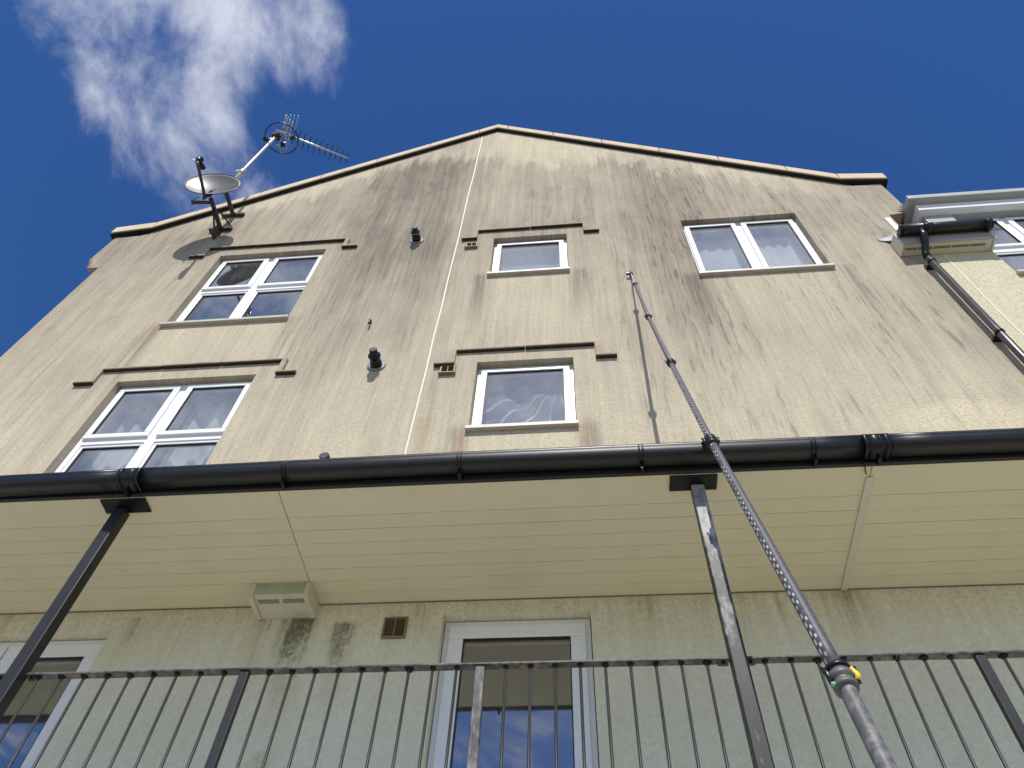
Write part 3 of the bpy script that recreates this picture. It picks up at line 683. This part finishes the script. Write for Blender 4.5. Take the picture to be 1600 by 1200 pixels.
dc = b0_ + bd * .27; MB().box(dc.x - .035, dc.x + .035, dc.y - .03, dc.y + .03, 11.44, 11.49).sweep([dc + bp * .12, dc + bp * .03 + Vector((0, 0, .03)), dc - bp * .03 + Vector((0, 0, .03)), dc - bp * .12], .006, 8).build('dipole', 'aerial_dark', T)
rcx = Vector((-4.13, -.41, 11.36)); a_s = math.radians(205)
MB().sweep([rcx + Vector((.245 * math.cos(t_), .23 * math.sin(t_), 0)) for t_ in [math.radians(38 + 338 * k / 56) for k in range(57)]], .0105, 8).build('ring_antenna', 'aerial_dark', T)
MB().tube(rcx + Vector((-.245, -.02, 0)), (MX + .02, MY, 11.37), .011, 8).tube(rcx + Vector((-.13, .10, -.01)), rcx + Vector((.06, .06, -.01)), .010, 8).build('ring_arm', 'alu', T)
MB().box(rcx.x - .275, rcx.x - .215, rcx.y - .05, rcx.y + .02, 11.33, 11.39).build('junction_box', 'black_plastic', T, bevel=.005)
MB().box(rcx.x - .03, rcx.x + .02, rcx.y + .05, rcx.y + .12, 11.32, 11.37).build('junction_box', 'black_plastic', T, bevel=.005)

# ------------------------------------------------------------------ neighbouring house on the right
H = thing('neighbour_house', (5.2, 0, GROUND), 'cleaner cream house with flat-roofed dormer joined at the right', 'building')
NW = (4.09, 5.32, 6.515, 7.90)
hb = MB(); bmn = bmesh.new(); wall_cells(bmn, [XR, NW[0], NW[1], 8.2], [GROUND, NW[2], 7.02], [(NW[0], NW[1], NW[2], 7.02)])
bmn.verts.index_update(); hb.v = [tuple(v.co) for v in bmn.verts]; hb.f = [tuple(v.index for v in f.verts) for f in bmn.faces]; hb.sm = [False] * len(hb.f); bmn.free()
a, b, c, d = NW
hb.quad((a, 0, c), (a, DEP, c), (a, DEP, 7.02), (a, 0, 7.02)); hb.quad((b, 0, c), (b, DEP, c), (b, DEP, 7.02), (b, 0, 7.02)); hb.quad((a, 0, c), (b, 0, c), (b, DEP, c), (a, DEP, c))
hb.quad((8.2, 0, GROUND), (8.2, 9, GROUND), (8.2, 9, 7.02), (8.2, 0, 7.02))
hb.build('wall', 'render_clean', H, origin=(5.2, 0, GROUND))
bead([(3.629, 6.995), (3.624, 6.3), (3.62, 5.7), (3.632, 5.1), (3.63, 4.2), (3.63, 3.4)], H)
# eaves box between gable and dormer
MB().box(3.245, 4.072, -.128, -.0015, 7.008, 7.0155).build('eaves_soffit', 'vent_cream', H, bevel=.002)
for a_, b_ in ((3.262, 3.375), (3.385, 3.52), (3.53, 3.69), (3.70, 3.86), (3.87, 4.01)): MB().box(a_, b_, -.088, -.062, 7.0062, 7.0078).build('vent_slot', 'brown_vent', H)
MB().box(3.245, 4.072, -.146, -.1285, 6.998, 7.17).build('eaves_fascia', 'upvc_grey', H, bevel=.003)
MB().prism([(3.232, 6.996), (3.2445, 6.996), (3.2445, 7.26), (3.232, 7.26)], -.135, -.001).build('eaves_end', 'vent_cream', H, bevel=.002)
MB().box(4.0725, 4.094, -.15, -.0015, 6.994, 7.19).build('eaves_end', 'vent_cream', H, bevel=.002)
mb = MB(); mb.quad((3.27, -.15, 7.19), (4.08, -.15, 7.19), (4.08, 1.6, 8.6), (3.50, 1.6, 8.6), (3.50, .0, 7.31)); mb.build('roof', 'roof_tile', H, solid=.015)
MB().box(3.408, 3.462, -.012, -.001, 7.60, 7.93).build('verge_trim', 'upvc', H, bevel=.002)
mb = MB(); mb.grid(lambda u, v: (3.16 + .15 * u, -.004 - .045 * u * u, 7.43 - .16 * v * (.25 + .75 * u)), 6, 4); mb.build('lead_flashing', 'lead', H, solid=.004)
# dormer
MB().box(3.80, 4.085, -.001, .25, 7.02, 7.925).build('dormer_cheek', 'upvc_grey', H, bevel=.004)
MB().box(4.086, 5.324, .002, .25, 7.905, 7.928).build('dormer_head', 'upvc_grey', H)
MB().box(3.76, 5.66, -.075, 3.0, 7.93, 8.062).build('dormer_fascia', 'upvc', H, bevel=.006)
MB().box(3.685, 5.74, -.155, 3.1, 8.064, 8.150).build('dormer_roof', 'upvc_grey', H, bevel=.006)
MB().box(5.325, 5.61, -.001, .25, 7.02, 7.925).build('dormer_cheek', 'upvc_grey', H, bevel=.004)
MB().box(5.615, 8.3, -.146, -.0015, 6.998, 7.17).build('eaves_fascia', 'upvc_grey', H, bevel=.003)
MB().quad((5.60, -.15, 7.19), (8.3, -.15, 7.19), (8.3, 4.5, 10.9), (5.60, 4.5, 10.9)).build('roof', 'roof_tile', H, solid=.015)
m_ = (NW[0] + .5)
window(NW, H, [(NW[0] + .033, m_ - .03, 7.20, NW[3] - .033, True), (m_ + .03, NW[1] - .033, 7.20, NW[3] - .033, True), (NW[0] + .045, m_ - .035, NW[2] + .045, 7.115, False), (m_ + .035, NW[1] - .045, NW[2] + .045, 7.115, False)],
       mull=((m_ - .035, m_ + .035, NW[2] + .045, NW[3] - .045), (NW[0] + .045, m_ - .036, 7.115, 7.215), (m_ + .036, NW[1] - .045, 7.115, 7.215)))
room(None, H, NW)
# short eaves gutter and downpipe
E_ = thing('eaves_gutter', (3.65, -.20, 7.10), 'short black gutter length on the eaves beside the dormer', 'gutter')
gx0, gx1, gy, gzz, gr = 3.235, 4.10, -.205, 7.165, .055
pf = [(gy - gr * math.cos(math.pi * k / 14), gzz - gr * math.sin(math.pi * k / 14)) for k in range(15)]; pf = [(pf[0][0], gzz + .015)] + pf + [(pf[-1][0], gzz + .015)]
MB().strip(pf, [(gx0, 0, -.004), (3.66, 0, 0), (gx1, 0, .004)]).build('channel', 'black_gutter', E_, solid=.004)
for x0, w in ((3.245, .03), (3.50, .09), (4.06, .05)):
    pr = [(gy - (gr + .007) * math.cos(math.pi * k / 14), gzz - (gr + .007) * math.sin(math.pi * k / 14)) for k in range(15)]
    MB().strip(pr, [(x0 - w / 2, 0, 0), (x0 + w / 2, 0, 0)]).build('union', 'black_plastic', E_, solid=.004)
for x0 in (gx0 + .001, gx1 - .001):
    MB().prism([(0, 0), (1, 0), (1, 1)], 0, 1)
    mb = MB(); mb.quad(*[(x0, p[0], p[1]) for p in pf]); mb.build('end_cap', 'black_plastic', E_, solid=.004)
Dp = thing('downpipe', (3.39, -.08, 3.5), 'black round downpipe with swan neck where the two walls meet', 'downpipe')
MB().sweep([(3.425, gy, gzz - gr - .005), (3.425, gy, 7.04), (3.423, gy + .008, 7.015), (3.412, gy + .055, 6.945), (3.398, -.10, 6.875), (3.393, -.085, 6.845), (3.392, -.080, 6.79)], [.037, .036, .035, .034, .034, .035, .036], 16).build('swan_neck', 'black_plastic', Dp)
MB().tube((3.392, -.080, 6.80), (3.392, -.080, 3.3), .031, 18).build('pipe', 'pipe_brown', Dp)
for zz in (6.70, 5.40, 4.1):
    MB().sweep([(3.392, -.080, zz - .014), (3.392, -.080, zz + .014)], .037, 18).box(3.352, 3.432, -.043, -.001, zz - .012, zz + .012).build('bracket', 'black_plastic', Dp)

# ------------------------------------------------------------------ things seen through the glass
def drape(name, x0, x1, z0, z1, y, waves, amp, mat, lab, cat):
    tag(MB().grid(lambda u, v: (x0 + (x1 - x0) * u, y + amp * math.sin(u * waves * 6.283 + 1.3 * math.sin(u * 9)) * (.6 + .4 * v), z0 + (z1 - z0) * v), 90, 4).build(name, mat), lab, cat)
drape('net_curtain', -4.0, -3.42, 3.95, 5.48, .27, 5, .03, 'net', 'pale net curtain behind the lower-left four-pane window, left half', 'curtain')
drape('net_curtain', -3.36, -2.80, 3.95, 5.48, .26, 4, .03, 'net', 'pale net curtain behind the lower-left four-pane window, right half', 'curtain')
drape('roller_blind', -.78, -.02, 7.2, 8.08, .22, 0, .0, 'blind', 'blue-grey roller blind behind the topmost narrow window', 'blind')
drape('net_curtain', 1.33, 2.52, 6.95, 8.22, .24, 9, .012, 'roller', 'pale curtain added behind the upper-right two-pane window to lighten its glass', 'curtain')  # curtain added to brighten this window
tag(MB().grid(lambda u, v: (-.79 + .78 * u, .20 + .02 * math.sin(9 * u + 5 * v) + .015 * math.sin(23 * u * v), 4.6 + .88 * v - .10 * math.sin(3.14 * u) * v), 40, 30).build('plastic_sheet', 'plastic_film'), 'crumpled clear plastic sheet behind the lower narrow window', 'sheet')
